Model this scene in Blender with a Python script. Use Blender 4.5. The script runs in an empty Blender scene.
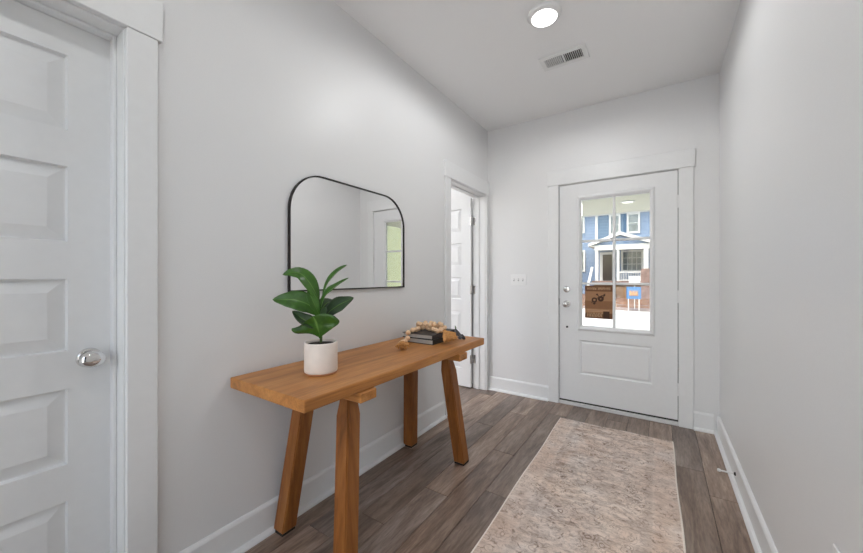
import bpy, bmesh, math, random
from mathutils import Vector, Matrix
random.seed(7)
S = bpy.context.scene
COL = S.collection
# ------------------------------------------------------------------ camera, sky, sun, exposure
cam = bpy.data.objects.new('camera', bpy.data.cameras.new('camera'))
COL.objects.link(cam); S.camera = cam
cam.location = (0, 0, 1.191)
cam.rotation_euler = (math.radians(90), 0, math.radians(33.594))
cam.data.sensor_width = 36; cam.data.lens = 344 / 863 * 36
cam.data.clip_start = 0.02; cam.data.clip_end = 300
W = bpy.data.worlds.new('sky'); S.world = W; W.use_nodes = True
wn = W.node_tree.nodes; wl = W.node_tree.links
sky = wn.new('ShaderNodeTexSky'); sky.sky_type = 'NISHITA'; sky.sun_disc = False
sky.sun_elevation = math.radians(55); sky.sun_rotation = math.radians(200); sky.air_density = 1.0; sky.dust_density = 4.0
wl.new(sky.outputs[0], wn['Background'].inputs[0]); wn['Background'].inputs[1].default_value = 0.39
sun = bpy.data.objects.new('sun', bpy.data.lights.new('sun', 'SUN')); COL.objects.link(sun)
sun.data.energy = 1.0; sun.data.angle = 0.01; sun.data.color = (1, .96, .9)
sun.rotation_euler = (math.radians(35), 0, math.radians(-20))
S.view_settings.view_transform = 'Standard'; S.view_settings.look = 'None'
S.view_settings.exposure = 0.58; S.view_settings.gamma = 1.0; S.view_settings.use_curve_mapping = False
LAMP_W = 23.0

# ------------------------------------------------------------------ materials
def srgb(r, g, b):
    f = lambda c: (c / 12.92 if c <= .04045 else ((c + .055) / 1.055) ** 2.4)
    return (f(r / 255), f(g / 255), f(b / 255), 1)
MAT = {}
class NT:
    def __init__(s, m): s.t = m.node_tree; s.n = s.t.nodes; s.l = s.t.links
    def add(s, ty, **kw):
        n = s.n.new(ty)
        for k, v in kw.items():
            if k == 'ins':
                for a, b in v.items(): n.inputs[a].default_value = b
            else: setattr(n, k, v)
        return n
    def link(s, a, b): s.l.new(a, b)
    def ramp(s, stops, src=None):
        r = s.n.new('ShaderNodeValToRGB'); e = r.color_ramp.elements
        while len(e) < len(stops): e.new(0.5)
        for x, (p, c) in zip(e, stops): x.position = p; x.color = c
        if src: s.link(src, r.inputs[0])
        return r
    def mix(s, a, b, fac, mode='MIX'):
        m = s.n.new('ShaderNodeMix'); m.data_type = 'RGBA'; m.blend_type = mode
        for sock, v in ((m.inputs[0], fac), (m.inputs[6], a), (m.inputs[7], b)):
            if isinstance(v, bpy.types.NodeSocket): s.link(v, sock)
            else: sock.default_value = v
        return m.outputs[2]
def base(name, rgb, rough=.5, metal=0, spec=.5):
    m = bpy.data.materials.new(name); m.use_nodes = True; MAT[name] = m
    b = m.node_tree.nodes['Principled BSDF']
    b.inputs['Base Color'].default_value = rgb if len(rgb) == 4 else (*rgb, 1)
    b.inputs['Roughness'].default_value = rough; b.inputs['Metallic'].default_value = metal
    b.inputs['Specular IOR Level'].default_value = spec
    return m, NT(m), b
def noisy(name, rgb, rough=.5, metal=0, scale=60, amt=.06, bump=0.0, spec=.5):
    """plain colour with slight procedural variation and fine relief"""
    m, t, b = base(name, rgb, rough, metal, spec)
    co = t.add('ShaderNodeTexCoord'); n = t.add('ShaderNodeTexNoise', ins={'Scale': scale, 'Detail': 3})
    t.link(co.outputs['Object'], n.inputs['Vector'])
    c = b.inputs['Base Color'].default_value[:]
    lo = tuple(x * (1 - amt) for x in c[:3]) + (1,); hi = tuple(min(1, x * (1 + amt)) for x in c[:3]) + (1,)
    r = t.ramp([(.3, lo), (.7, hi)], n.outputs[0]); t.link(r.outputs[0], b.inputs['Base Color'])
    if bump:
        bp = t.add('ShaderNodeBump', ins={'Strength': bump, 'Distance': .002}); t.link(n.outputs[0], bp.inputs['Height'])
        t.link(bp.outputs[0], b.inputs['Normal'])
    return m
noisy('wall_paint', (.80, .80, .80), .42, scale=220, amt=.012, bump=.06, spec=.5)
noisy('ceiling_paint', (.93, .93, .93), .8, scale=220, amt=.012, bump=.12, spec=.2)
noisy('trim_paint', (.83, .835, .835), .32, scale=30, amt=.01, spec=.4)
noisy('door_paint', (.81, .815, .815), .34, scale=30, amt=.01, spec=.4)
noisy('front_door_paint', (.83, .835, .84), .33, scale=30, amt=.01, spec=.4)
noisy('white_plastic', (.86, .86, .855), .35, scale=40, amt=.01)
noisy('nickel', (.62, .60, .58), .2, 1, scale=90, amt=.05)
noisy('chrome', (.75, .74, .73), .1, 1, scale=90, amt=.03)
noisy('dark_metal', (.02, .018, .016), .35, .6, scale=90, amt=.1)
noisy('black_frame', (.018, .015, .013), .4, .3, scale=90, amt=.15)
noisy('gap_shade', (.035, .033, .032), .7, scale=90, amt=.1)  # shade of the front door gaps, put in as near-black colour
noisy('switch_shade', (.42, .42, .415), .5, scale=40, amt=.02)
noisy('vent_dark', (.10, .098, .095), .9, scale=90, amt=.1)
noisy('threshold_white', (.74, .74, .735), .45, scale=30, amt=.03)
noisy('pot_ceramic', srgb(238, 227, 217), .42, scale=25, amt=.035, bump=.1)
noisy('pot_clay', srgb(186, 128, 88), .7, scale=60, amt=.1, bump=.2)
noisy('soil', (.022, .013, .009), .95, scale=160, amt=.6, bump=1)
noisy('stem_green', (.06, .10, .02), .5, scale=60, amt=.2)
noisy('book_cover', (.03, .03, .033), .45, scale=120, amt=.25)
noisy('book_cover_dark', (.014, .016, .015), .4, scale=120, amt=.2)
noisy('bead_wood', srgb(240, 202, 162), .55, scale=130, amt=.14)
noisy('jute', srgb(208, 152, 92), .9, scale=260, amt=.35, bump=.4)
noisy('charcoal_leaf', srgb(70, 70, 74), .55, scale=150, amt=.3)
noisy('rubber_foot', (.012, .011, .010), .8, scale=100, amt=.1)
# exterior
noisy('concrete', srgb(212, 210, 206), .9, scale=1.5, amt=.05)
noisy('mulch', srgb(124, 92, 72), .95, scale=3, amt=.35)
noisy('curb_stone', srgb(150, 136, 132), .9, scale=2, amt=.15)
noisy('white_trim', srgb(208, 208, 206), .6, scale=2, amt=.02)
noisy('stone_pillar', srgb(134, 112, 106), .9, scale=5, amt=.25)
noisy('tan_wood', srgb(150, 118, 86), .8, scale=4, amt=.2)
noisy('porch_cream', srgb(246, 242, 228), .8, scale=8, amt=.02)
noisy('doorway_shade', srgb(52, 42, 38), .6, scale=3, amt=.15)  # brown-black colour stands for the shade inside the open entry
noisy('house_glass', srgb(112, 120, 122), .12, scale=2.2, amt=.45)
noisy('roof_shingle', srgb(196, 190, 182), .9, scale=6, amt=.15)
noisy('sign_white', srgb(225, 225, 225), .6, scale=9, amt=.01)
noisy('sign_blue', srgb(72, 120, 170), .6, scale=9, amt=.03)
noisy('sign_orange', srgb(230, 160, 100), .6, scale=9, amt=.03)
def siding(name, rgb, pitch):
    m, t, b = base(name, rgb, .7)
    g = t.add('ShaderNodeNewGeometry'); sp = t.add('ShaderNodeSeparateXYZ'); t.link(g.outputs['Position'], sp.inputs[0])
    d = t.add('ShaderNodeMath', operation='DIVIDE'); d.inputs[1].default_value = pitch; t.link(sp.outputs[2], d.inputs[0])
    f = t.add('ShaderNodeMath', operation='FRACT'); t.link(d.outputs[0], f.inputs[0])
    bp = t.add('ShaderNodeBump', ins={'Strength': .8, 'Distance': .03}); t.link(f.outputs[0], bp.inputs['Height']); t.link(bp.outputs[0], b.inputs['Normal'])
siding('blue_siding', srgb(112, 134, 164), .18)
siding('shaded_blue_siding', srgb(72, 102, 132), .18)  # same siding with the shade of a recess put into its colour
siding('lime_siding', srgb(214, 217, 172), .16)
def wood(name, axis, tones, sc=1.0):
    m, t, b = base(name, tones[1], .42, spec=.4)
    co = t.add('ShaderNodeTexCoord'); mp = t.add('ShaderNodeMapping')
    s = [14 * sc, 14 * sc, 14 * sc]; s['XYZ'.index(axis)] = 1.1 * sc; mp.inputs['Scale'].default_value = s
    oi = t.add('ShaderNodeObjectInfo'); ad = t.add('ShaderNodeVectorMath', operation='ADD')
    ml = t.add('ShaderNodeMath', operation='MULTIPLY'); ml.inputs[1].default_value = 17.3
    t.link(oi.outputs['Random'], ml.inputs[0]); t.link(co.outputs['Object'], ad.inputs[0]); t.link(ml.outputs[0], ad.inputs[1])
    t.link(ad.outputs[0], mp.inputs[0])
    n1 = t.add('ShaderNodeTexNoise', ins={'Scale': 1.2, 'Detail': 5, 'Roughness': .6, 'Distortion': .9}); t.link(mp.outputs[0], n1.inputs['Vector'])
    n2 = t.add('ShaderNodeTexNoise', ins={'Scale': 8, 'Detail': 4, 'Roughness': .7}); t.link(mp.outputs[0], n2.inputs['Vector'])
    r = t.ramp([(.28, tones[0]), (.5, tones[1]), (.72, tones[2])], n1.outputs[0])
    r2 = t.ramp([(.35, (.72, .70, .68, 1)), (.6, (1, 1, 1, 1))], n2.outputs[0])
    t.link(t.mix(r.outputs[0], r2.outputs[0], .55, 'MULTIPLY'), b.inputs['Base Color'])
    bp = t.add('ShaderNodeBump', ins={'Strength': .2, 'Distance': .002}); t.link(n2.outputs[0], bp.inputs['Height']); t.link(bp.outputs[0], b.inputs['Normal'])
    return m
TT = [srgb(150, 96, 46), srgb(190, 127, 66), srgb(208, 149, 86)]
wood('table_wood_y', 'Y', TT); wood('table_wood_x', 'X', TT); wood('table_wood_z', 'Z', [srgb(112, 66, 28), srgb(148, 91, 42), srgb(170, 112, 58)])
def plank_mat():
    m, t, b = base('plank_wood', (.2, .17, .15), .32, spec=.5)
    co = t.add('ShaderNodeTexCoord'); oi = t.add('ShaderNodeObjectInfo')
    ml = t.add('ShaderNodeMath', operation='MULTIPLY'); ml.inputs[1].default_value = 31.7; t.link(oi.outputs['Random'], ml.inputs[0])
    ad = t.add('ShaderNodeVectorMath', operation='ADD'); t.link(co.outputs['Object'], ad.inputs[0]); t.link(ml.outputs[0], ad.inputs[1])
    mp = t.add('ShaderNodeMapping'); mp.inputs['Scale'].default_value = (13, 1.5, 13); t.link(ad.outputs[0], mp.inputs[0])
    n1 = t.add('ShaderNodeTexNoise', ins={'Scale': 1.0, 'Detail': 4, 'Roughness': .6, 'Distortion': 1.2}); t.link(mp.outputs[0], n1.inputs['Vector'])
    n2 = t.add('ShaderNodeTexNoise', ins={'Scale': 7, 'Detail': 5, 'Roughness': .7}); t.link(mp.outputs[0], n2.inputs['Vector'])
    n3 = t.add('ShaderNodeTexNoise', ins={'Scale': 2.2, 'Detail': 2}); t.link(ad.outputs[0], n3.inputs['Vector'])
    r1 = t.ramp([(.28, srgb(116, 98, 87)), (.5, srgb(155, 137, 124)), (.75, srgb(194, 178, 165))], n1.outputs[0])
    tone = t.ramp([(0, (.66, .64, .63, 1)), (.22, (.98, .92, .87, 1)), (.42, (.82, .82, .84, 1)), (.6, (1.14, 1.09, 1.04, 1)), (.8, (.80, .75, .71, 1))], oi.outputs['Random'])
    tone.color_ramp.interpolation = 'CONSTANT'
    c = t.mix(r1.outputs[0], tone.outputs[0], 1.0, 'MULTIPLY')
    r2 = t.ramp([(.36, (.55, .52, .50, 1)), (.58, (1, 1, 1, 1))], n2.outputs[0])
    c = t.mix(c, r2.outputs[0], .75, 'MULTIPLY')
    r3 = t.ramp([(.35, (.88, .88, .9, 1)), (.65, (1.06, 1.04, 1.02, 1))], n3.outputs[0])
    c = t.mix(c, r3.outputs[0], .8, 'MULTIPLY')
    t.link(c, b.inputs['Base Color'])
    bp = t.add('ShaderNodeBump', ins={'Strength': .15, 'Distance': .002}); t.link(n2.outputs[0], bp.inputs['Height']); t.link(bp.outputs[0], b.inputs['Normal'])
plank_mat()
noisy('floor_joint', (.05, .042, .038), .9, scale=40, amt=.1)
def rug_mat():
    m, t, b = base('rug_wool', srgb(200, 182, 168), .95, spec=.1)
    co = t.add('ShaderNodeTexCoord'); O = co.outputs['Object']
    def noise(sc, det=4, rough=.6, dist=0., stretch=None):
        n = t.add('ShaderNodeTexNoise', ins={'Scale': sc, 'Detail': det, 'Roughness': rough, 'Distortion': dist})
        if stretch:
            mp = t.add('ShaderNodeMapping'); mp.inputs['Scale'].default_value = stretch; t.link(O, mp.inputs[0]); t.link(mp.outputs[0], n.inputs['Vector'])
        else: t.link(O, n.inputs['Vector'])
        return n.outputs[0]
    big = noise(3.2, 4, .6, 1.0)
    c0 = t.ramp([(.33, srgb(226, 204, 188)), (.5, srgb(236, 220, 208)), (.68, srgb(238, 229, 222))], big).outputs[0]
    def scaled(sock, f):
        mm = t.add('ShaderNodeMath', operation='MULTIPLY'); mm.inputs[1].default_value = f; t.link(sock, mm.inputs[0]); return mm.outputs[0]
    def mask(sock, lo, hi): return t.ramp([(lo, (0, 0, 0, 1)), (hi, (1, 1, 1, 1))], sock).outputs[0]
    sp0 = t.add('ShaderNodeSeparateXYZ'); t.link(O, sp0.inputs[0])
    ab0 = t.add('ShaderNodeMath', operation='ABSOLUTE'); t.link(sp0.outputs[0], ab0.inputs[0])
    field = t.ramp([(.24, (1, 1, 1, 1)), (.26, (.7, .7, .7, 1))], ab0.outputs[0]).outputs[0]      # the worn middle field is greyer than the border
    # faded, worn pile: streaks along the weft and blotches
    st = mask(noise(7, 8, .8, .5, (1.0, 2.6, 1)), .44, .62); c1 = t.mix(c0, srgb(158, 138, 127), scaled(t.mix(st, field, 1.0, 'MULTIPLY'), .62))
    bl = mask(noise(26, 6, .75, .8, (1.0, 1.6, 1)), .48, .62); c2 = t.mix(c1, srgb(132, 112, 102), scaled(t.mix(bl, field, 1.0, 'MULTIPLY'), .5))
    # remains of curled motifs: rings around scattered points, broken up by noise
    wv = t.add('ShaderNodeTexNoise', ins={'Scale': 14, 'Detail': 3}); t.link(O, wv.inputs['Vector'])
    va = t.add('ShaderNodeVectorMath', operation='SCALE'); va.inputs['Scale'].default_value = .05; t.link(wv.outputs[1], va.inputs[0])
    vb = t.add('ShaderNodeVectorMath', operation='ADD'); t.link(O, vb.inputs[0]); t.link(va.outputs[0], vb.inputs[1])
    v = t.add('ShaderNodeTexVoronoi', ins={'Scale': 20}); t.link(vb.outputs[0], v.inputs['Vector'])
    ring = t.ramp([(.20, (0, 0, 0, 1)), (.27, (1, 1, 1, 1)), (.34, (0, 0, 0, 1)), (.50, (0, 0, 0, 1)), (.55, (.7, .7, .7, 1)), (.60, (0, 0, 0, 1))], v.outputs['Distance']).outputs[0]
    c3 = t.mix(c2, srgb(124, 98, 84), scaled(t.mix(ring, mask(noise(8, 5, .7), .44, .58), 1.0, 'MULTIPLY'), .8))
    dk = mask(noise(32, 4, .7, .6), .58, .66); c4 = t.mix(c3, srgb(104, 82, 70), scaled(dk, .65))
    # border: darker guard line 11 cm inside the edge, tan tint in the border
    sp = t.add('ShaderNodeSeparateXYZ'); t.link(O, sp.inputs[0])
    ab = t.add('ShaderNodeMath', operation='ABSOLUTE'); t.link(sp.outputs[0], ab.inputs[0])
    gl = t.ramp([(0, (0, 0, 0, 1)), (.225, (0, 0, 0, 1)), (.235, (.22, .22, .22, 1)), (.262, (.22, .22, .22, 1)), (.27, (0, 0, 0, 1))], ab.outputs[0]).outputs[0]
    c5 = t.mix(c4, srgb(164, 144, 132), gl)
    bt = t.ramp([(.27, (0, 0, 0, 1)), (.285, (.16, .16, .16, 1))], ab.outputs[0]).outputs[0]
    c6 = t.mix(c5, srgb(206, 172, 150), bt)
    fz = t.ramp([(.3, (.86, .85, .84, 1)), (.7, (1.05, 1.05, 1.05, 1))], noise(260, 2)).outputs[0]
    t.link(t.mix(c6, fz, .8, 'MULTIPLY'), b.inputs['Base Color'])
    bp = t.add('ShaderNodeBump', ins={'Strength': .5, 'Distance': .003}); t.link(noise(300, 2), bp.inputs['Height']); t.link(bp.outputs[0], b.inputs['Normal'])
rug_mat()
noisy('rug_binding', srgb(232, 222, 212), .95, scale=200, amt=.1)
def leaf_mat(name, a, bb):
    m, t, b = base(name, a, .33, spec=.5)
    co = t.add('ShaderNodeTexCoord'); sp = t.add('ShaderNodeSeparateXYZ'); t.link(co.outputs['UV'], sp.inputs[0])
    # pale midrib and side veins from the leaf's own UV
    mv = t.add('ShaderNodeMath', operation='SUBTRACT'); mv.inputs[1].default_value = .5; t.link(sp.outputs[0], mv.inputs[0])
    av = t.add('ShaderNodeMath', operation='ABSOLUTE'); t.link(mv.outputs[0], av.inputs[0])
    rib = t.ramp([(0, (1, 1, 1, 1)), (.035, (0, 0, 0, 1))], av.outputs[0]).outputs[0]
    sv = t.add('ShaderNodeMath', operation='MULTIPLY_ADD'); sv.inputs[1].default_value = -.8; t.link(av.outputs[0], sv.inputs[0]); t.link(sp.outputs[1], sv.inputs[2])
    fr = t.add('ShaderNodeMath', operation='MULTIPLY'); fr.inputs[1].default_value = 9; t.link(sv.outputs[0], fr.inputs[0])
    ff = t.add('ShaderNodeMath', operation='FRACT'); t.link(fr.outputs[0], ff.inputs[0])
    vein = t.ramp([(0, (.35, .35, .35, 1)), (.10, (0, 0, 0, 1))], ff.outputs[0]).outputs[0]
    n = t.add('ShaderNodeTexNoise', ins={'Scale': 18, 'Detail': 3}); t.link(co.outputs['Object'], n.inputs['Vector'])
    c = t.ramp([(.35, a), (.65, bb)], n.outputs[0]).outputs[0]
    c = t.mix(c, srgb(84, 122, 52), vein); c = t.mix(c, srgb(104, 142, 66), rib)
    t.link(c, b.inputs['Base Color'])
leaf_mat('leaf_green', srgb(44, 82, 22), srgb(66, 110, 32)); leaf_mat('leaf_dark', srgb(42, 62, 38), srgb(62, 82, 52))
m, t, b = base('mirror_glass', (.88, .88, .88), .0, 1)
nn = t.add('ShaderNodeTexNoise', ins={'Scale': 3}); rr = t.ramp([(0, (.003,) * 3 + (1,)), (1, (.006,) * 3 + (1,))], nn.outputs[0]); t.link(rr.outputs[0], b.inputs['Roughness'])
def glass_mat(name, tint):
    m = bpy.data.materials.new(name); m.use_nodes = True; MAT[name] = m; t = NT(m); t.n.remove(t.n['Principled BSDF'])
    tr = t.add('ShaderNodeBsdfTransparent'); tr.inputs[0].default_value = tint
    gl = t.add('ShaderNodeBsdfGlossy'); gl.inputs['Roughness'].default_value = .01
    fr = t.add('ShaderNodeFresnel'); fr.inputs[0].default_value = 1.45
    mx = t.add('ShaderNodeMixShader'); t.link(fr.outputs[0], mx.inputs[0]); t.link(tr.outputs[0], mx.inputs[1]); t.link(gl.outputs[0], mx.inputs[2])
    t.link(mx.outputs[0], t.n['Material Output'].inputs[0])
glass_mat('pane_glass', (.96, .98, .97, 1)); glass_mat('globe_glass', (.97, .97, .96, 1)); glass_mat('dimming_glass', (.84, .86, .84, 1))   # last one: door glass, tint added to dim the bright outdoors
def emit(name, rgb, st):
    m, t, b = base(name, rgb, .5); b.inputs['Emission Color'].default_value = (*rgb[:3], 1); b.inputs['Emission Strength'].default_value = st
emit('lamp_diffuser', (1, .98, .95), 2.5)
emit('porch_lamp', (1, .97, .9), .9)
noisy('poster_tan', srgb(172, 128, 92), .7, scale=40, amt=.05)
noisy('poster_brown', srgb(116, 76, 46), .7, scale=40, amt=.05)
noisy('poster_mid', srgb(146, 102, 68), .7, scale=40, amt=.05)
noisy('poster_dark', srgb(70, 42, 24), .7, scale=40, amt=.05)
noisy('poster_light', srgb(208, 172, 136), .7, scale=40, amt=.05)

# ------------------------------------------------------------------ helpers
def tag(o, label=None, cat=None, group=None, kind=None):
    for k, v in (('label', label), ('category', cat), ('group', group), ('kind', kind)):
        if v: o[k] = v
    return o
def link(name, me, mat=None, parent=None, loc=None):
    o = bpy.data.objects.new(name, me); COL.objects.link(o)
    if mat and not me.materials: me.materials.append(MAT[mat])
    if parent: o.parent = parent
    if loc is not None: o.location = loc
    return o
def empty(name, loc=(0, 0, 0), rz=0, parent=None):
    o = bpy.data.objects.new(name, None); COL.objects.link(o); o.location = loc; o.rotation_euler.z = rz; o.empty_display_size = .05
    if parent: o.parent = parent
    return o
class MB:
    def __init__(s): s.bm = bmesh.new()
    def box(s, x0, x1, y0, y1, z0, z1, bev=0, seg=1):
        x0, x1 = sorted((x0, x1)); y0, y1 = sorted((y0, y1)); z0, z1 = sorted((z0, z1))
        r = bmesh.ops.create_cube(s.bm, size=1); vs = r['verts']
        for v in vs: v.co = Vector(((x0 + x1) / 2 + v.co.x * (x1 - x0), (y0 + y1) / 2 + v.co.y * (y1 - y0), (z0 + z1) / 2 + v.co.z * (z1 - z0)))
        if bev:
            es = list({e for v in vs for e in v.link_edges})
            bmesh.ops.bevel(s.bm, geom=es, offset=bev, segments=seg, affect='EDGES', profile=.5)
        return s
    def prism(s, loops, cap=True):
        """loops: list of equal-length vertex rings, skinned in order"""
        R = [[s.bm.verts.new(p) for p in l] for l in loops]; n = len(R[0])
        for a, b in zip(R, R[1:]):
            for i in range(n): s.bm.faces.new((a[i], a[(i + 1) % n], b[(i + 1) % n], b[i]))
        if cap: s.bm.faces.new(R[0][::-1]); s.bm.faces.new(R[-1])
        return s
    def lathe(s, prof, seg=24, axis='Z', c=(0, 0, 0)):
        c = Vector(c); R = []
        for r, h in prof:
            ring = []
            for i in range(seg):
                a = 2 * math.pi * i / seg; u, v = r * math.cos(a), r * math.sin(a)
                p = {'Z': (u, v, h), 'Y': (u, h, v), 'X': (h, u, v)}[axis]; ring.append(tuple(c + Vector(p)))
            R.append(ring)
        return s.prism(R)
    def tube(s, pts, r, seg=8):
        R = []
        pts = [Vector(p) for p in pts]; rs = r if isinstance(r, (list, tuple)) else [r] * len(pts)
        for i, p in enumerate(pts):
            d = (pts[min(i + 1, len(pts) - 1)] - pts[max(i - 1, 0)]).normalized()
            a = d.cross(Vector((0, 0, 1)) if abs(d.z) < .9 else Vector((1, 0, 0))).normalized(); b = d.cross(a)
            R.append([tuple(p + (a * math.cos(2 * math.pi * k / seg) + b * math.sin(2 * math.pi * k / seg)) * rs[i]) for k in range(seg)])
        return s.prism(R)
    def mesh(s, name, smooth=False):
        bmesh.ops.recalc_face_normals(s.bm, faces=s.bm.faces)
        me = bpy.data.meshes.new(name); s.bm.to_mesh(me); s.bm.free()
        if smooth:
            for p in me.polygons: p.use_smooth = True
            try: me.set_sharp_from_angle(angle=math.radians(40))
            except Exception: pass
        return me
    def build(s, name, mat, parent=None, smooth=False, loc=None): return link(name, s.mesh(name, smooth), mat, parent, loc)
def B(name, mat, parent, x0, x1, y0, y1, z0, z1, bev=.002, seg=1): return MB().box(x0, x1, y0, y1, z0, z1, bev, seg).build(name, mat, parent)

# ------------------------------------------------------------------ the room
XL, XR, YB, YR, CE = -1.527, .375, 3.375, -1.1, 2.735
WT = .14
# openings in the left wall (jamb inner faces)
N0, N1 = -.409, .396      # near door
F0, F1 = 2.585, 3.312     # far doorway
HD = 2.036
def struct(name, o_mb, mat, label, cat):
    o = o_mb.build(name, mat); return tag(o, label, cat, kind='structure')
w = MB(); a, bx = XL - WT, XL
w.box(a, bx, YR, N0 - .02, 0, CE).box(a, bx, N0 - .02, N1 + .02, HD + .02, CE).box(a, bx, N1 + .02, F0 - .02, 0, CE)
w.box(a, bx, F0 - .02, F1 + .02, HD + .02, CE).box(a, bx, F1 + .02, YB + .15, 0, CE)
struct('wall_left', w, 'wall_paint', 'long light grey painted wall behind the wooden console table', 'wall')
struct('wall_right', MB().box(XR, XR + WT, YR, YB + .15, 0, CE), 'wall_paint', 'bare light grey painted wall on the right of the hall', 'wall')
D0, D1, DT = -.790, .118, 2.042   # front door slab x-range and top
w = MB(); w.box(XL, D0 - .02, YB, YB + .15, 0, CE).box(D1 + .02, XR, YB, YB + .15, 0, CE).box(D0 - .02, D1 + .02, YB, YB + .15, DT + .02, CE)
struct('wall_far', w, 'wall_paint', 'light grey end wall around the white front door', 'wall')
struct('wall_rear', MB().box(XL - WT, XR + WT, YR - .12, YR, 2.52, CE), 'wall_paint', 'light grey wall above the added patio glazing behind the viewer', 'wall')
wd = empty('added_window', ((XL + XR) / 2, YR - .06, 0)); tag(wd, 'added white framed patio glazing that lets daylight in behind the viewer', 'window', kind='structure')  # unseen glazing, added to flood the hall with daylight from the rear
hwid = (XR - XL) / 2
MB().box(-hwid, hwid, -.05, .05, 0, .06).box(-hwid, hwid, -.05, .05, 2.46, 2.52).box(-hwid, -hwid + .06, -.05, .05, .06, 2.46).box(hwid - .06, hwid, -.05, .05, .06, 2.46).box(-.04, .04, -.05, .05, .06, 2.46).build('frame', 'trim_paint', wd)
for sx in (-1, 1): MB().box(sx * .04, sx * (hwid - .06), -.004, .004, .06, 2.46).build('pane', 'pane_glass', wd)
struct('ceiling', MB().box(-3.4, XR + WT, YR - .12, YB + .15, CE, CE + .1), 'ceiling_paint', 'flat white ceiling with one round lamp and an air vent', 'ceiling')
# floor: sub-base with single planks
fl = struct('floor', MB().box(-3.4, XR + WT, YR, YB + .15, -.05, -.0065), 'floor_joint', 'grey brown wood plank floor of the hall', 'floor')
PW, PL, G = .1478, 1.30, .0012
x0 = -.81 - 5 * PW
plank_me = {}
ends = {5: 1.762, 3: 1.60, 12: 2.396, 11: 2.66, 4: 2.21, 2: 2.55, 6: 2.30, 7: 1.1, 8: 1.9, 9: 1.45, 10: 2.05, 1: 1.05, 0: 1.9}
def plank(xa, xb, ya, yb):
    key = (round(xb - xa, 4), round(yb - ya, 4))
    if key not in plank_me:
        hw, hl = key[0] / 2, key[1] / 2
        plank_me[key] = MB().box(-hw, hw, -hl, hl, -.006, 0, .0008).mesh('plank'); plank_me[key].materials.append(MAT['plank_wood'])
    o = link('plank', plank_me[key], None, fl, ((xa + xb) / 2, (ya + yb) / 2, 0))
for k in range(13):
    xa, xb = x0 + k * PW + G, x0 + (k + 1) * PW - G
    xa = max(xa, XL - .0); xb = min(xb, XR)
    e = ends[k]
    y = e
    while y > YR: y -= PL
    while y < YB + .05:
        ya, yb = max(y, YR) + G, min(y + PL, YB + .05) - G
        if yb - ya > .03: plank(xa, xb, ya, yb)
        y += PL
for k in range(1, 9):      # side room beyond the far doorway
    xa = XL - k * PW + G; plank(xa, xa + PW - 2 * G, 1.95 + .3 * (k % 3), 3.42)
# side room shell
struct('wall_side_room_end', MB().box(-3.4, XL - WT, 3.44, 3.54, 0, CE), 'wall_paint', 'pale wall of the side room behind its open door', 'wall')
struct('wall_side_room_left', MB().box(-3.5, -3.4, 1.7, 3.54, 0, CE), 'wall_paint', 'pale outer wall of the side room with its vanity lamp', 'wall')
struct('wall_closet', MB().box(-2.5, -2.4, -1, 1.0, 0, CE).box(-2.5, XL - WT, -1.1, -1.0, 0, CE).box(-2.5, XL - WT, 1.0, 1.1, 0, CE), 'wall_paint', 'wall of the room behind the closed five panel door', 'wall')

# casings, jambs, baseboards
def base_profile(h=.140, th=.015, sh=.019, shh=.022):
    # (out from wall, height)
    return [(0, 0), (th + sh, 0), (th + sh, shh * .45), (th + sh * .55, shh * .9), (th, shh), (th, h - .014), (th * .72, h - .006), (th * .35, h), (0, h)]
def baseboard(name, p0, p1, nrm, label):
    p0, p1, nrm = Vector(p0), Vector(p1), Vector(nrm)
    o = MB().prism([[tuple(p + nrm * u + Vector((0, 0, v))) for u, v in base_profile()] for p in (p0, p1)]).build(name, 'trim_paint')
    return tag(o, label, 'baseboard', kind='structure')
CW = .095
baseboard('baseboard_left', (XL, N1 + CW + .005, 0), (XL, F0 - CW - .005, 0), (1, 0, 0), 'white baseboard along the wall under the console table')
baseboard('baseboard_left_rear', (XL, YR, 0), (XL, N0 - CW - .005, 0), (1, 0, 0), 'white baseboard on the left wall behind the viewer')
baseboard('baseboard_right', (XR, YR, 0), (XR, YB, 0), (-1, 0, 0), 'long white baseboard along the bare right wall')
baseboard('baseboard_far', (XL + .02, YB, 0), (D0 - .1, YB, 0), (0, -1, 0), 'white baseboard below the light switch left of the front door')
baseboard('baseboard_far_right', (D1 + .1, YB, 0), (XR - .034, YB, 0), (0, -1, 0), 'short white baseboard right of the front door')
def casing_x(name, y0, y1, label, far_w=CW, near_w=CW, jd=WT):
    """casing + jamb of an opening in the left wall, opening y0..y1"""
    t = empty(name, (XL, (y0 + y1) / 2, 0)); tag(t, label, 'door trim', kind='structure')
    o = lambda n, a, b_, c, d, e, f, bev=.002: MB().box(a - XL, b_ - XL, c - (y0 + y1) / 2, d - (y0 + y1) / 2, e, f, bev).build(n, 'trim_paint', t)
    o('casing', XL, XL + .018, y0 - near_w + .005, y0 - .005, 0, HD + .006)
    o('casing', XL, XL + .018, y1 + .005, y1 + .005 + far_w, 0, HD + .006)
    o('head_casing', XL, XL + .023, y0 - near_w - .008, min(y1 + far_w + .018, YB - .001), HD + .006, HD + .146)
    o('jamb', XL - WT, XL, y0 - .018, y0, 0, HD, .001); o('jamb', XL - WT, XL, y1, y1 + .018, 0, HD, .001)
    o('head_jamb', XL - WT, XL, y0 - .018, y1 + .018, HD, HD + .018, .001)
    sx0, sx1 = XL - WT + .042, XL - WT + .076
    o('stop', sx0, sx1, y0, y0 + .011, 0, HD, .002); o('stop', sx0, sx1, y1 - .011, y1, 0, HD, .002); o('stop', sx0, sx1, y0 + .011, y1 - .011, HD - .011, HD, .002)
    return t
casing_x('trim_1', N0, N1, 'white casing and jamb around the closed five panel door', far_w=.087)
casing_x('trim_2', F0, F1, 'white casing and jamb around the far open doorway', far_w=.055)

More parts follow.
